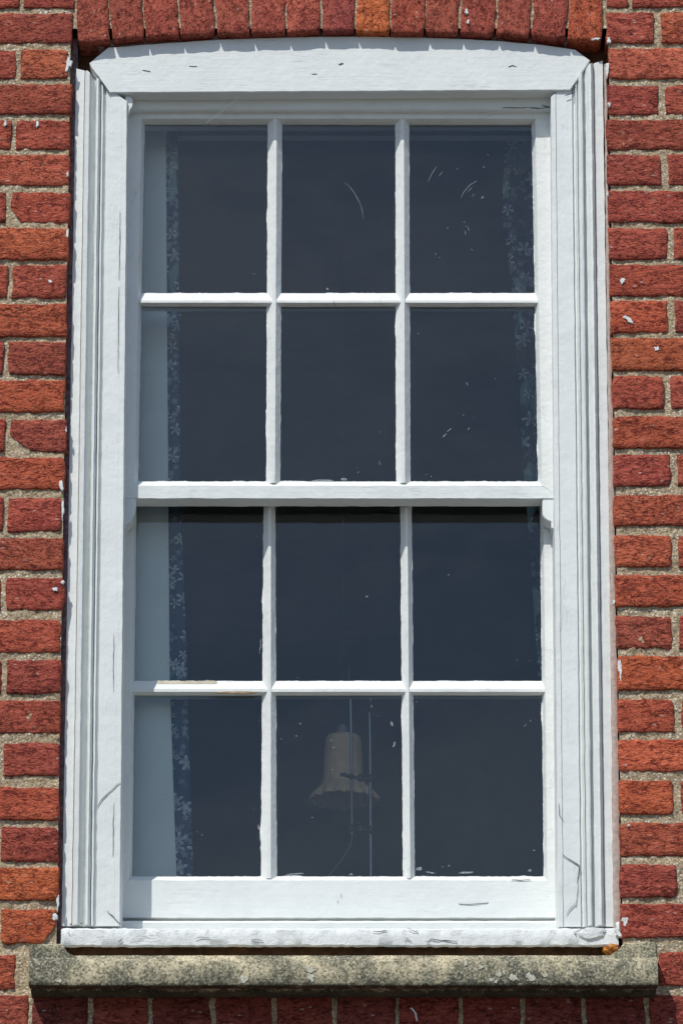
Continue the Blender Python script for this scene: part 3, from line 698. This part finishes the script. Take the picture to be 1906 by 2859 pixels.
def lin(p0, p1, y): return p0[0] + (p1[0] - p0[0]) * (y - p0[1]) / (p1[1] - p0[1])
def sash(name, face, face_l, face_r, gl_l, gl_r, y_out, y_face, y_glass, v_bars, h_bar, low_rail_child, label=None):
    """face_l etc. are lines ((x, ytop), (x, ybottom)); y_* are (top, bottom) pixel rows"""
    GD = face + 0.014; BK = face + 0.043
    O = [at(340, y_out[0], face), at(1556, y_out[0], face), at(1566, y_out[1], face), at(326, y_out[1], face)]
    FR = [at(lin(*face_l, y_face[0]), y_face[0], face), at(lin(*face_r, y_face[0]), y_face[0], face), at(lin(*face_r, y_face[1]), y_face[1], face), at(lin(*face_l, y_face[1]), y_face[1], face)]
    GR = [at(lin(*gl_l, y_glass[0]), y_glass[0], GD), at(lin(*gl_r, y_glass[0]), y_glass[0], GD), at(lin(*gl_r, y_glass[1]), y_glass[1], GD), at(lin(*gl_l, y_glass[1]), y_glass[1], GD)]
    O[0].z = O[1].z; 
    def ring(i):
        o, f, g_ = O[i], FR[i], GR[i]
        return [Vector((o.x, face, o.z)), Vector((f.x, face, f.z)), g_.copy(), Vector((g_.x, BK, g_.z)), Vector((o.x, BK, o.z))]
    bm = bmesh.new()
    for i, j in ((0, 1), (1, 2), (3, 0)): loft(bm, [ring(i), ring(j)], seg=0.013, amp=0.0004, ns=40)
    if not low_rail_child: pass
    root = obj(name, bm, M_PS, win, smooth=28); 
    if label: root['label'] = label
    bm = bmesh.new(); loft(bm, [ring(2), ring(3)], seg=0.010, amp=0.0008, ns=60); 
    obj('meeting_rail' if low_rail_child else 'bottom_rail', bm, M_PH, root, smooth=28)
    def bar_ring_v(b, y):
        gl, gr = lin((b[0][0], y_glass[0]), (b[1][0], y_glass[1]), y), lin((b[0][1], y_glass[0]), (b[1][1], y_glass[1]), y)
        w_ = gr - gl; a_ = at(gl, y, GD); d_ = at(gr, y, GD); n1 = at(gl + w_ * .40, y, face); n2 = at(gl + w_ * .62, y, face)
        z = at(900, y, GD).z
        return [Vector((a_.x, GD, z)), Vector((n1.x, face + .0015, z)), Vector((n2.x, face + .0015, z)), Vector((d_.x, GD, z)), Vector((d_.x, BK - .004, z)), Vector((a_.x, BK - .004, z))]
    for b in v_bars:
        bm = bmesh.new(); loft(bm, [bar_ring_v(b, y_glass[0] - 12), bar_ring_v(b, y_glass[1] + 9)], seg=0.009, amp=0.00028, ns=30)
        obj('glazing_bar', bm, M_PS, root, smooth=25)
    edges = [gl_l] + [((b[0][0] + (b[0][1] - b[0][0]) / 2, y_glass[0]), (b[1][0] + (b[1][1] - b[1][0]) / 2, y_glass[1])) for b in v_bars] + [gl_r]
    yt, yn1, yn2, yb = h_bar
    for k in range(3):
        x0 = lin(*edges[k], (yt + yb) / 2) - (6 if k == 0 else 0); x1 = lin(*edges[k + 1], (yt + yb) / 2) + (6 if k == 2 else 0)
        def hring(x):
            a_, n1, n2, d_ = at(x, yt, GD), at(x, yn1, face), at(x, yn2, face), at(x, yb, GD); X = a_.x
            return [Vector((X, GD, a_.z)), Vector((X, face + .003, n1.z)), Vector((X, face + .003, n2.z)), Vector((X, GD, d_.z)), Vector((X, BK - .005, d_.z)), Vector((X, BK - .005, a_.z))]
        bm = bmesh.new(); loft(bm, [hring(x0), hring(x1)], seg=0.009, amp=0.00028, ns=30); obj('glazing_bar', bm, M_PS, root, smooth=25)
    # panes and ragged paint on the glass edges
    smear = bmesh.new(); sd = 0
    PY = GD + 0.001
    for (ya, yb_) in ((y_glass[0], yt), (yb, y_glass[1])):
        for k in range(3):
            ym = (ya + yb_) / 2
            bl_ = gl_l if k == 0 else ((v_bars[k - 1][0][1], y_glass[0]), (v_bars[k - 1][1][1], y_glass[1]))
            br_ = gl_r if k == 2 else ((v_bars[k][0][0], y_glass[0]), (v_bars[k][1][0], y_glass[1]))
            q = [(lin(*bl_, ya), ya), (lin(*br_, ya), ya), (lin(*br_, yb_), yb_), (lin(*bl_, yb_), yb_)]
            e = [(-5, -5), (5, -5), (5, 5), (-5, 5)]
            bm = bmesh.new(); P = [at(x + a[0], y + a[1], PY) for (x, y), a in zip(q, e)]
            tl = [random.uniform(0, 0.0022) for _ in range(3)]; tl.append(tl[0] + tl[2] - tl[1])
            f0 = [bm.verts.new((p.x, p.y + d_, p.z)) for p, d_ in zip(P, tl)]; f1 = [bm.verts.new((p.x, p.y + d_ + .003, p.z)) for p, d_ in zip(P, tl)]
            for j in range(4): bm.faces.new((f0[j], f0[(j + 1) % 4], f1[(j + 1) % 4], f1[j]))
            bm.faces.new(f0); bm.faces.new(f1[::-1]); obj('pane', bm, M_GLASS_UP if low_rail_child else M_GLASS_LO, root, smooth=0)
            for side in range(4):
                p0, p1 = at(*q[side], PY - .0006), at(*q[(side + 1) % 4], PY - .0006)
                nrm = Vector((-(p1 - p0).z, 0, (p1 - p0).x)).normalized()
                cc = sum((at(*a_, PY) for a_ in q), Vector()) / 4
                if nrm.dot(cc - p0) < 0: nrm = -nrm
                Ln = (p1 - p0).length; n = int(Ln / 0.0022); sd += 1
                base = {0: 0.0004, 1: 0.0011, 2: 0.0013, 3: 0.0007}[side]
                prev = None
                for i in range(n + 1):
                    p = p0.lerp(p1, i / n); s_ = Ln * i / n
                    wv = base * (0.25 + 1.3 * max(0, noise.noise(Vector((s_ * 45, sd * 5.3, 1.7 + face * 50)))) + 1.1 * max(0, noise.noise(Vector((s_ * 190, sd * 2.1, 4)))))
                    if side in (1, 2): wv += 0.004 * max(0, noise.noise(Vector((s_ * 13, sd * 9.1, 6))) - 0.28) * (1.2 + noise.noise(Vector((s_ * 300, sd, 2))))
                    a_ = smear.verts.new(p - nrm * 0.002); b_ = smear.verts.new(p + nrm * wv); c_ = smear.verts.new(p + nrm * wv + Vector((0, .0006, 0)))
                    if prev: smear.faces.new((prev[0], a_, b_, prev[1])); smear.faces.new((prev[1], b_, c_, prev[2]))
                    prev = (a_, b_, c_)
    tag(obj('paint_smears', smear, M_PS, root, smooth=0), kind='stuff')
    return root
up = sash('upper_sash', 0.065, ((395, 345), (376, 1345)), ((1494, 345), (1512, 1345)), ((404, 348), (386, 1345)), ((1484, 348), (1502, 1345)),
          (296, 1391), (331, 1356), (347, 1345), [((748, 787), (744, 782)), ((1104, 1141), (1106, 1145))], (819, 837, 843, 855), True, 'upper sash of six panes, in front of the lower one')
lo = sash('lower_sash', 0.112, ((373, 1411), (360, 2448)), ((1516, 1411), (1527, 2448)), ((381, 1411), (369, 2448)), ((1507, 1411), (1518, 2448)),
          (1350, 2562), (1385, 2458), (1392, 2448), [((737, 768), (729, 772)), ((1118, 1148), (1125, 1157))], (1902, 1922, 1930, 1941), False, 'lower sash of six panes with deep bottom rail')
# horns of the upper sash
bm = bmesh.new(); prism(bm, [(341, 1385), (378, 1385), (378, 1412), (376, 1430), (368, 1448), (360, 1458), (353, 1462), (350, 1474), (341, 1484)], 0.067, 0.106, 0.0015, 0.01); obj('horn', bm, M_PV, up, smooth=30)
bm = bmesh.new(); prism(bm, [(1555, 1385), (1513, 1385), (1513, 1435), (1518, 1446), (1527, 1453), (1537, 1456), (1538, 1474), (1551, 1478), (1552, 1500), (1556, 1500)], 0.067, 0.106, 0.0015, 0.01); obj('horn', bm, M_PV, up, smooth=30)

# cracks and chips in the paint
def crack(pts, Y, wpx=1.6, par=None, seed=0, mt=None):
    bm = bmesh.new(); P = []
    for (xa, ya), (xb, yb) in zip(pts[:-1], pts[1:]):
        n = max(2, int(math.hypot(xb - xa, yb - ya) / 7))
        for i in range(n): P.append((xa + (xb - xa) * i / n, ya + (yb - ya) * i / n))
    P.append(pts[-1]); prev = None
    for i, (x, y) in enumerate(P):
        t = Vector((P[min(i + 1, len(P) - 1)][0] - P[max(0, i - 1)][0], P[min(i + 1, len(P) - 1)][1] - P[max(0, i - 1)][1])).normalized()
        nn = Vector((-t.y, t.x)); k = 0.5 * wpx * (0.35 + 0.65 * math.sin(math.pi * (i + 0.3) / len(P))) * (0.7 + 0.9 * random.random()) / 2
        j = 1.5 * noise.noise(Vector((i * 0.4, seed * 3.1, 0)))
        a = at(x + nn.x * (k + j), y + nn.y * (k + j), Y); b = at(x + nn.x * (j - k), y + nn.y * (j - k), Y)
        pr = [bm.verts.new(a), bm.verts.new(b), bm.verts.new((b.x, Y + .001, b.z)), bm.verts.new((a.x, Y + .001, a.z))]
        if prev:
            for q in range(4): bm.faces.new((prev[q], prev[(q + 1) % 4], pr[(q + 1) % 4], pr[q]))
        prev = pr
    return obj('crack', bm, mt or M_CRACK, par or win, smooth=0)
CR = [([(336, 2184), (318, 2200), (300, 2216), (280, 2238), (270, 2254)], .0195, 2.4), ([(1568, 2385), (1590, 2400), (1617, 2417), (1614, 2440), (1610, 2465)], .019, 3.2),
      ([(1612, 2465), (1610, 2500), (1606, 2530)], .019, 1.6), ([(1606, 2522), (1588, 2540), (1580, 2552)], .019, 2.0), ([(1559, 2240), (1559, 2275), (1572, 2292)], .019, 1.5),
      ([(1567, 266), (1563, 285), (1556, 302)], .047, 3.0), ([(1555, 302), (1530, 298), (1512, 292)], .047, 3.0), ([(1528, 300), (1500, 302), (1478, 300)], .047, 3.5), ([(1478, 300), (1400, 301)], .048, 2.0),
      ([(256, 190), (280, 222), (306, 258)], .0155, 4.0), ([(1593, 258), (1600, 236), (1620, 222)], .0155, 3.0), ([(1576, 267), (1592, 262), (1600, 257)], .0155, 3.2),
      ([(335, 590), (335, 640), (334, 700), (332, 780)], .0195, 1.5), ([(332, 800), (331, 900), (330, 980), (329, 1040)], .0195, 1.5), ([(318, 1770), (317, 1860), (317, 1930)], .0195, 1.3), ([(318, 2240), (316, 2300), (316, 2390)], .0195, 1.6),
      ([(300, 2543), (318, 2560), (330, 2575), (338, 2580)], .019, 3.0), ([(195, 2579), (215, 2580), (232, 2576)], .019, 3.5), ([(932, 840), (934, 853)], .0655, 2.6),
      ([(945, 180), (958, 176)], .0155, 4), ([(1418, 186), (1430, 182), (1440, 186)], .0155, 2.5), ([(398, 195), (408, 197), (420, 199)], .0155, 2), ([(528, 184), (550, 185)], .0155, 1.5), ([(870, 206), (885, 205)], .0155, 1.2),
      ([(1040, 2600), (1060, 2601), (1078, 2597)], .003, 2.6), ([(1138, 2590), (1150, 2598), (1163, 2602), (1164, 2596)], .003, 2.2), ([(1190, 2632), (1200, 2621), (1240, 2626), (1275, 2628)], .003, 2.6), ([(1130, 2630), (1133, 2620), (1148, 2628)], .003, 2),
      ([(190, 2600), (198, 2612)], .003, 2), ([(330, 2630), (342, 2622)], .003, 3), ([(545, 2620), (560, 2616), (585, 2618)], .003, 1.6), ([(700, 2622), (735, 2626)], .003, 1.5), ([(1600, 2604), (1625, 2592), (1690, 2590)], .003, 3), ([(1608, 2615), (1604, 2604)], .003, 3),
      ([(1426, 2455), (1450, 2457), (1480, 2456)], .1105, 2.6), ([(1280, 2523), (1310, 2525), (1362, 2520)], .1105, 1.4), ([(942, 2517), (944, 2518)], .1105, 3), ([(951, 2495), (952, 2505)], .1105, 1.2)]
for i, (p, Y, wd) in enumerate(CR): crack(p, Y, wd, win, i)
# peeling bare patch and lumps on the right end of the timber sill, bare cream putty on the lower bar
bm = bmesh.new(); blob(bm, 1650, 2605, 42, 18, 0.02, Y=0.0015, th=0.002, seed=3, rag=0.4, n=26); obj('loose_paint_patch', bm, M_PF, win, smooth=40)
M_PUTTY = flat_mat('cream_old_putty', (0.66, 0.60, 0.46), 0.8, 80, 0.2, 0.001)
bm = bmesh.new(); pts = []
for i in range(26):
    f = i / 25; pts.append((440 + 165 * f, 1902 - 4 * abs(noise.noise(Vector((i * 0.6, 2, 0)))) * 2))
prism(bm, pts + [(605, 1909), (440, 1909)], 0.1215, 0.125, 0, 0.02); obj('bare_putty', bm, M_PUTTY, lo, smooth=0)
bm = bmesh.new(); prism(bm, [(600, 1932), (640, 1930), (690, 1930), (718, 1932), (700, 1936), (610, 1935)], 0.114, 0.118, 0, 0.02); obj('bare_wood_streak', bm, M_STREAK, lo, smooth=0)
# fine thread hanging across the head
bm = bmesh.new(); tube(bm, [at(668, 268, .03), at(640, 295, .045), at(576, 343, .062)], 0.0006, 5)
tag(obj('spider_thread', bm, M_LINING), 'fine pale cobweb thread slanting under the head board at upper left', 'cobweb')
# splashes and scratches of paint on the glass
def fleck(par, Y, items):
    for i, (x, y, rx, ry, a) in enumerate(items):
        bm = bmesh.new(); blob(bm, x, y, rx, ry, a, Y=Y - .0008, th=0.0003, seed=i + int(x), n=10, rag=0.5, k_=0.72)
        for v_ in bm.verts: v_.co.y = min(v_.co.y, Y + 0.0002)
        obj('paint_fleck', bm, M_SMUDGE, par, smooth=0)
GU, GL_ = 0.0795, 0.1265
fleck(up, GU, [(914, 806, 5, 5, 0), (1346, 551, 3, 7, -0.6), (1362, 433, 2, 5, .5), (1350, 466, 1.5, 5, -0.6), (1249, 636, 2, 5, -0.6), (1216, 709, 2, 3, 0), (1226, 719, 3, 2, -0.4), (1317, 697, 2, 6, .6), (1296, 620, 3, 2, 0), (1465, 400, 2.5, 2, 0), (1276, 472, 3, 1.5, 0),
               (886, 1026, 1.5, 1.5, 0), (586, 1044, 2.5, 2.5, 0), (703, 1081, 1.8, 1.8, 0), (703, 1139, 1.8, 1.8, 0), (576, 492, 1.5, 1.5, 0), (536, 750, 2, 2, 0), (710, 764, 2, 2, 0), (1303, 1071, 2, 9, .55), (1382, 1057, 2, 2, 0), (1293, 1159, 2, 2, 0), (1322, 1166, 2.5, 2, 0), (1240, 1216, 3, 12, -0.8), (1254, 1200, 2, 12, -0.9),
               (1307, 1197, 2, 7, -0.5), (1190, 1325, 2, 2, 0), (1203, 1330, 2, 2, 0), (996, 1307, 2, 2, 0), (1000, 1318, 2, 5, -.7), (1060, 1293, 1.3, 12, .35), (1167, 931, 2, 2, 0), (900, 1343, 44, 7, 0), (962, 1338, 12, 6, 0), (864, 420, 3, 2, 0), (886, 424, 1.5, 3, 0), (504, 880, 3, 3, 0), (1312, 528, 1.4, 17, -0.75), (1320, 545, 1.2, 10, -.6), (1230, 485, 1.2, 16, -0.65), (1298, 650, 1.2, 14, 0.1), (1307, 640, 1.2, 9, .3), (1302, 632, 5, 1.2, 0)])
for x0, y0, pts in ((0, 0, [(960, 508), (975, 520), (990, 540), (1003, 565), (1011, 590), (1015, 612)]), (0, 0, [(1286, 552), (1295, 535), (1312, 515), (1330, 505)]), (0, 0, [(1195, 508), (1203, 488), (1218, 464)])):
    o = crack(pts, GU - .0005, 1.5, up, 3, M_SMUDGE); o.name = 'scratch'
fleck(lo, GL_, [(1035, 1953, 3, 8, 0), (1037, 1972, 1.5, 8, 0), (1094, 2022, 5, 11, .4), (1100, 2078, 4, 12, -.2), (1056, 1998, 2, 2, 0), (925, 2068, 2, 4, .7), (931, 2088, 2, 4, .7), (928, 2149, 2.5, 4, 0), (838, 2020, 2, 4, -.6), (785, 2063, 2, 3, 0), (872, 2282, 3, 1.5, 0), (912, 1947, 2, 2, 0), (998, 2298, 2, 3, .6), (1024, 1666, 4, 5, 0), (716, 1497, 5, 1.5, .1), (450, 1849, 2.5, 2, 0), (1252, 1605, 2, 3, 0),
                (1450, 1606, 2, 2, 0), (1442, 1843, 1.5, 1.5, 0), (1478, 1844, 2.5, 1.5, .3), (1480, 2012, 1.3, 5, .5), (1465, 2025, 1, 10, -.8), (1495, 1964, 2, 2, 0), (1463, 2180, 2, 1.5, 0), (1493, 2184, 2, 1.5, 0), (1490, 2374, 4, 2, 0), (552, 2322, 2, 2, 0), (564, 2331, 3, 2.5, 0), (500, 2118, 2.5, 3, 0), (723, 2012, 2.5, 2.5, 0), (725, 2340, 2, 14, .1), (722, 2310, 3, 10, .2), (727, 2370, 2, 12, .2), (728, 1800, 2, 22, 0), (725, 1815, 1.5, 14, 0),
                (1170, 2425, 12, 8, .3), (1200, 2436, 22, 3, -.1), (1253, 2417, 4, 3, 0), (1235, 2420, 3, 2, 0), (1300, 2436, 30, 4, .05), (820, 2440, 40, 3, .05), (980, 2441, 8, 4, 0), (1478, 2430, 6, 5, 0), (768, 2440, 8, 6, 0), (770, 2150, 3, 50, 0), (772, 2380, 3, 36, 0), (1163, 1960, 6, 2.5, .2)])

# amber sealant squeezed out at the right of the timber sill
bm = bmesh.new(); bmesh.ops.create_icosphere(bm, subdivisions=4, radius=1)
cc = at(1708, 2651, 0.0)
for v_ in bm.verts:
    k = 1 + 0.22 * noise.noise(v_.co * 2.2) + 0.10 * noise.noise(v_.co * 6)
    v_.co = Vector((v_.co.x * 0.016 * k, v_.co.y * 0.018 * k, v_.co.z * 0.009 * k)) + Vector((cc.x, 0.002, cc.z))
tag(obj('sealant_blob', bm, M_AMBER, smooth=60), 'shiny amber blob of sealant in the gap at the lower right corner of the window', 'sealant')

# ------------------------------------------------------------------ room behind the window
RX0, RX1, RY0, RY1 = -1.9, 2.1, 0.30, 4.6
RZ0, RZ1 = ZC - 1.65, ZC + 1.25
def slab(name, x0, x1, y0, y1, z0, z1, m):
    bm = bmesh.new(); box(bm, x0, x1, y0, y1, z0, z1); return tag(obj(name, bm, m, smooth=0), kind='structure')
slab('room_floor', RX0, RX1, RY0, RY1, RZ0 - .1, RZ0, M_FLOOR); slab('room_ceiling', RX0, RX1, RY0, RY1, RZ1, RZ1 + .1, M_CEIL)
slab('room_wall_back', RX0 - .1, RX1 + .1, RY1, RY1 + .1, RZ0 - .1, RZ1 + .1, M_PLAST)
slab('room_wall_left', RX0 - .1, RX0, RY0, RY1, RZ0 - .1, RZ1 + .1, M_PLAST); slab('room_wall_right', RX1, RX1 + .1, RY0, RY1, RZ0 - .1, RZ1 + .1, M_PLAST)
# inner linings of the window recess
bm = bmesh.new()
xa, xb = at(345, 1400, .16).x, at(1550, 1400, .16).x; za = at(900, 2590, .16).z; zb_ = at(900, 300, .16).z + 0.03
box(bm, xa - .03, xa - .012, .156, .32, za, zb_); box(bm, xb + .012, xb + .03, .156, .32, za, zb_); box(bm, xa - .03, xb + .03, .156, .32, zb_, zb_ + .02); box(bm, xa - .03, xb + .03, .156, .36, za - .03, za)
obj('window_lining', bm, M_PLAST, win, smooth=0)
bm = bmesh.new(); box(bm, XMIN - .2, xa - .031, .301, .315, RZ0 - .1, RZ1 + .1); box(bm, xb + .031, XMAX + .4, .301, .315, RZ0 - .1, RZ1 + .1)
box(bm, xa - .031, xb + .031, .301, .315, RZ0 - .1, za - .031); box(bm, xa - .031, xb + .031, .301, .315, zb_ + .021, RZ1 + .1)
tag(obj('room_wall_front', bm, M_PLAST, smooth=0), kind='structure')

def cloth(name, left, right, Y, amp, mt, par, ytop=330, ybot=2470, folds=3.0, thick=0.003, sd=0):
    """hanging cloth between two vertical edge lines given as lists of (x, y) pixels"""
    def ex(line, y):
        for (xa, ya), (xb, yb) in zip(line[:-1], line[1:]):
            if y <= yb: return xa + (xb - xa) * (y - ya) / (yb - ya)
        return line[-1][0]
    bm = bmesh.new(); n, m = 70, 26; rows = []
    for i in range(n + 1):
        y = ytop + (ybot - ytop) * i / n; a = at(ex(left, y), y, Y); b = at(ex(right, y), y, Y); r = []
        for j in range(m + 1):
            f = j / m; p = a.lerp(b, f)
            p.y += amp * math.sin(f * folds * 2 * math.pi + sd + 0.5 * math.sin(i * 0.05)) * (0.7 + 0.3 * i / n) + 0.002 * nv(p, 20, sd)
            r.append(p)
        rows.append(r)
    fr = [[bm.verts.new(p) for p in r] for r in rows]; bk = [[bm.verts.new(p + Vector((0, thick, 0))) for p in r] for r in rows]
    for i in range(n):
        for j in range(m):
            bm.faces.new((fr[i][j], fr[i][j + 1], fr[i + 1][j + 1], fr[i + 1][j])); bm.faces.new((bk[i][j], bk[i + 1][j], bk[i + 1][j + 1], bk[i][j + 1]))
        bm.faces.new((fr[i][0], fr[i + 1][0], bk[i + 1][0], bk[i][0])); bm.faces.new((fr[i][m], bk[i][m], bk[i + 1][m], fr[i + 1][m]))
    return obj(name, bm, mt, par, smooth=80)
cl = thing('curtain', at(420, 2470, .24), 'left curtain behind the glass, broad pale lining with a narrow blue floral edge', 'curtain', 'curtains inside the window')
cloth('lining', [(330, 300), (318, 2600)], [(463, 300), (470, 1400), (474, 1900), (494, 2470), (496, 2600)], .180, 0.0035, M_LINING, cl, folds=0.7, sd=1, ytop=300)
cloth('floral_edge', [(460, 300), (466, 1400), (472, 1900), (490, 2470), (492, 2600)], [(496, 300), (505, 1400), (520, 1800), (535, 2300), (545, 2600)], .188, 0.004, M_CURT, cl, folds=1.0, sd=0, ytop=300)
cr = thing('curtain', at(1490, 2470, .25), 'right curtain behind the glass, a dark blue floral strip narrowing downwards', 'curtain', 'curtains inside the window')
cloth('floral_cloth', [(1418, 300), (1405, 480), (1400, 600), (1418, 720), (1433, 900), (1448, 1050), (1460, 1300), (1472, 1450), (1486, 1650), (1500, 1850), (1512, 2050), (1520, 2600)],
      [(1560, 300), (1580, 2600)], .25, 0.007, M_CURT_R, cr, folds=2.2, sd=2, ytop=300)
bm = bmesh.new(); box(bm, xa, xb, .205, .214, at(900, 388, .205).z, at(900, 381, .205).z + .002)
tag(obj('curtain_rail', bm, M_LINING), 'thin pale curtain rail across the top panes inside the window', 'curtain rail')

# pendant lamp hanging in the room
LY = 0.88
lamp = thing('pendant_lamp', at(956, 2240, LY), 'beige bell-shaped hanging lamp with a frilled rim seen through the lower middle pane', 'lamp')
def lathe(bm, cx, prof, Y, n=40, frill=0.0, open_=False, th=0.0):
    """profile of (pixel radius, pixel row) about the pixel column cx at depth Y"""
    s = (at(1000, 2100, Y).x - at(900, 2100, Y).x) / 100; rings = []
    c = at(cx, 2150, Y)
    for k, (r, y, fr_) in enumerate(prof):
        z = at(cx, y, Y).z; ring = []
        for i in range(n):
            a = 2 * math.pi * i / n; rr = r * s * (1 + fr_ * (math.sin(a * 17) * 0.6 + 0.5 * noise.noise(Vector((math.cos(a) * 5, math.sin(a) * 5, k)))))
            ring.append(bm.verts.new((c.x + rr * math.cos(a), Y + rr * math.sin(a), z + fr_ * 0.03 * noise.noise(Vector((math.cos(a) * 7, math.sin(a) * 7, 3))))))
        rings.append(ring)
    for a, b in zip(rings[:-1], rings[1:]):
        for j in range(n): bm.faces.new((a[j], a[(j + 1) % n], b[(j + 1) % n], b[j]))
bm = bmesh.new(); tube(bm, [at(955, 700, LY), at(956, 1600, LY), at(956, 2028, LY)], 0.0011, 8); obj('cord', bm, M_KNOB, lamp)
bm = bmesh.new(); lathe(bm, 956, [(0.1, 2022, 0), (8, 2024, 0), (14, 2032, 0), (16, 2050, 0), (17, 2057, 0), (0.1, 2057, 0)], LY, 20); obj('cap', bm, M_CAP, lamp)
bm = bmesh.new(); lathe(bm, 958, [(14, 2055, 0), (44, 2056, 0), (50, 2064, 0), (53, 2100, 0), (54, 2140, 0), (55, 2160, 0), (61, 2186, 0), (66, 2203, .01), (64, 2204, .01), (59, 2190, 0), (52, 2150, 0), (48, 2066, 0)], LY, 48); obj('shade', bm, M_SHADE, lamp, smooth=60)
bm = bmesh.new(); lathe(bm, 960, [(66, 2192, 0), (73, 2203, .03), (84, 2214, .07), (92, 2226, .12), (95, 2234, .15), (93, 2235, .15), (82, 2218, .07), (68, 2196, 0)], LY, 120); obj('frill', bm, M_SHADE, lamp, smooth=80)

# stand of two thin rods with clamps just inside the glass
SY = 0.42
stand = thing('clamp_stand', at(1035, 2440, SY), 'pair of thin grey upright rods with dark clamps in front of the hanging lamp', 'rod stand')
bm = bmesh.new(); tube(bm, [at(974, 1858, SY), at(975, 1900, SY), at(978, 1944, SY)], [.0008, .001, .0016], 8); tube(bm, [at(978, 1944, SY), at(980, 2050, SY), at(981, 2200, SY)], .0028, 10); tube(bm, [at(981, 2200, SY), at(982, 2332, SY)], .0019, 10)
obj('rod', bm, M_METAL, stand)
bm = bmesh.new(); tube(bm, [at(1031, 1990, SY), at(1033, 2080, SY), at(1034, 2300, SY), at(1036, 2600, SY)], [.0022, .003, .0033, .0033], 10); obj('rod', bm, M_METAL, stand)
for yy, x0 in ((2168, 950), (2312, 972)):
    bm = bmesh.new()
    tube(bm, [at(x0, yy - 4, SY), at(x0 + 8, yy - 6, SY), at(981, yy + 2, SY), at(1036, yy + 6, SY)], [.003, .004, .0035, .003], 8)
    for cx, rr in ((981, 8), (1006, 10), (1035, 10)):
        s = bmesh.ops.create_icosphere(bm, subdivisions=2, radius=rr / 1500.0)['verts']; c = at(cx, yy + (4 if cx > 990 else 0), SY - .004)
        for v_ in s: v_.co = Vector((v_.co.x, v_.co.y, v_.co.z * 1.2)) + c
    obj('clamp', bm, M_KNOB, stand, smooth=50)
bm = bmesh.new(); tube(bm, [at(982, 2336, SY), at(979, 2356, SY), at(968, 2380, SY), at(948, 2408, SY), at(930, 2430, SY), at(905, 2462, SY), at(890, 2520, SY), at(890, 2600, SY)], .0016, 8); obj('cable', bm, M_METAL, stand)
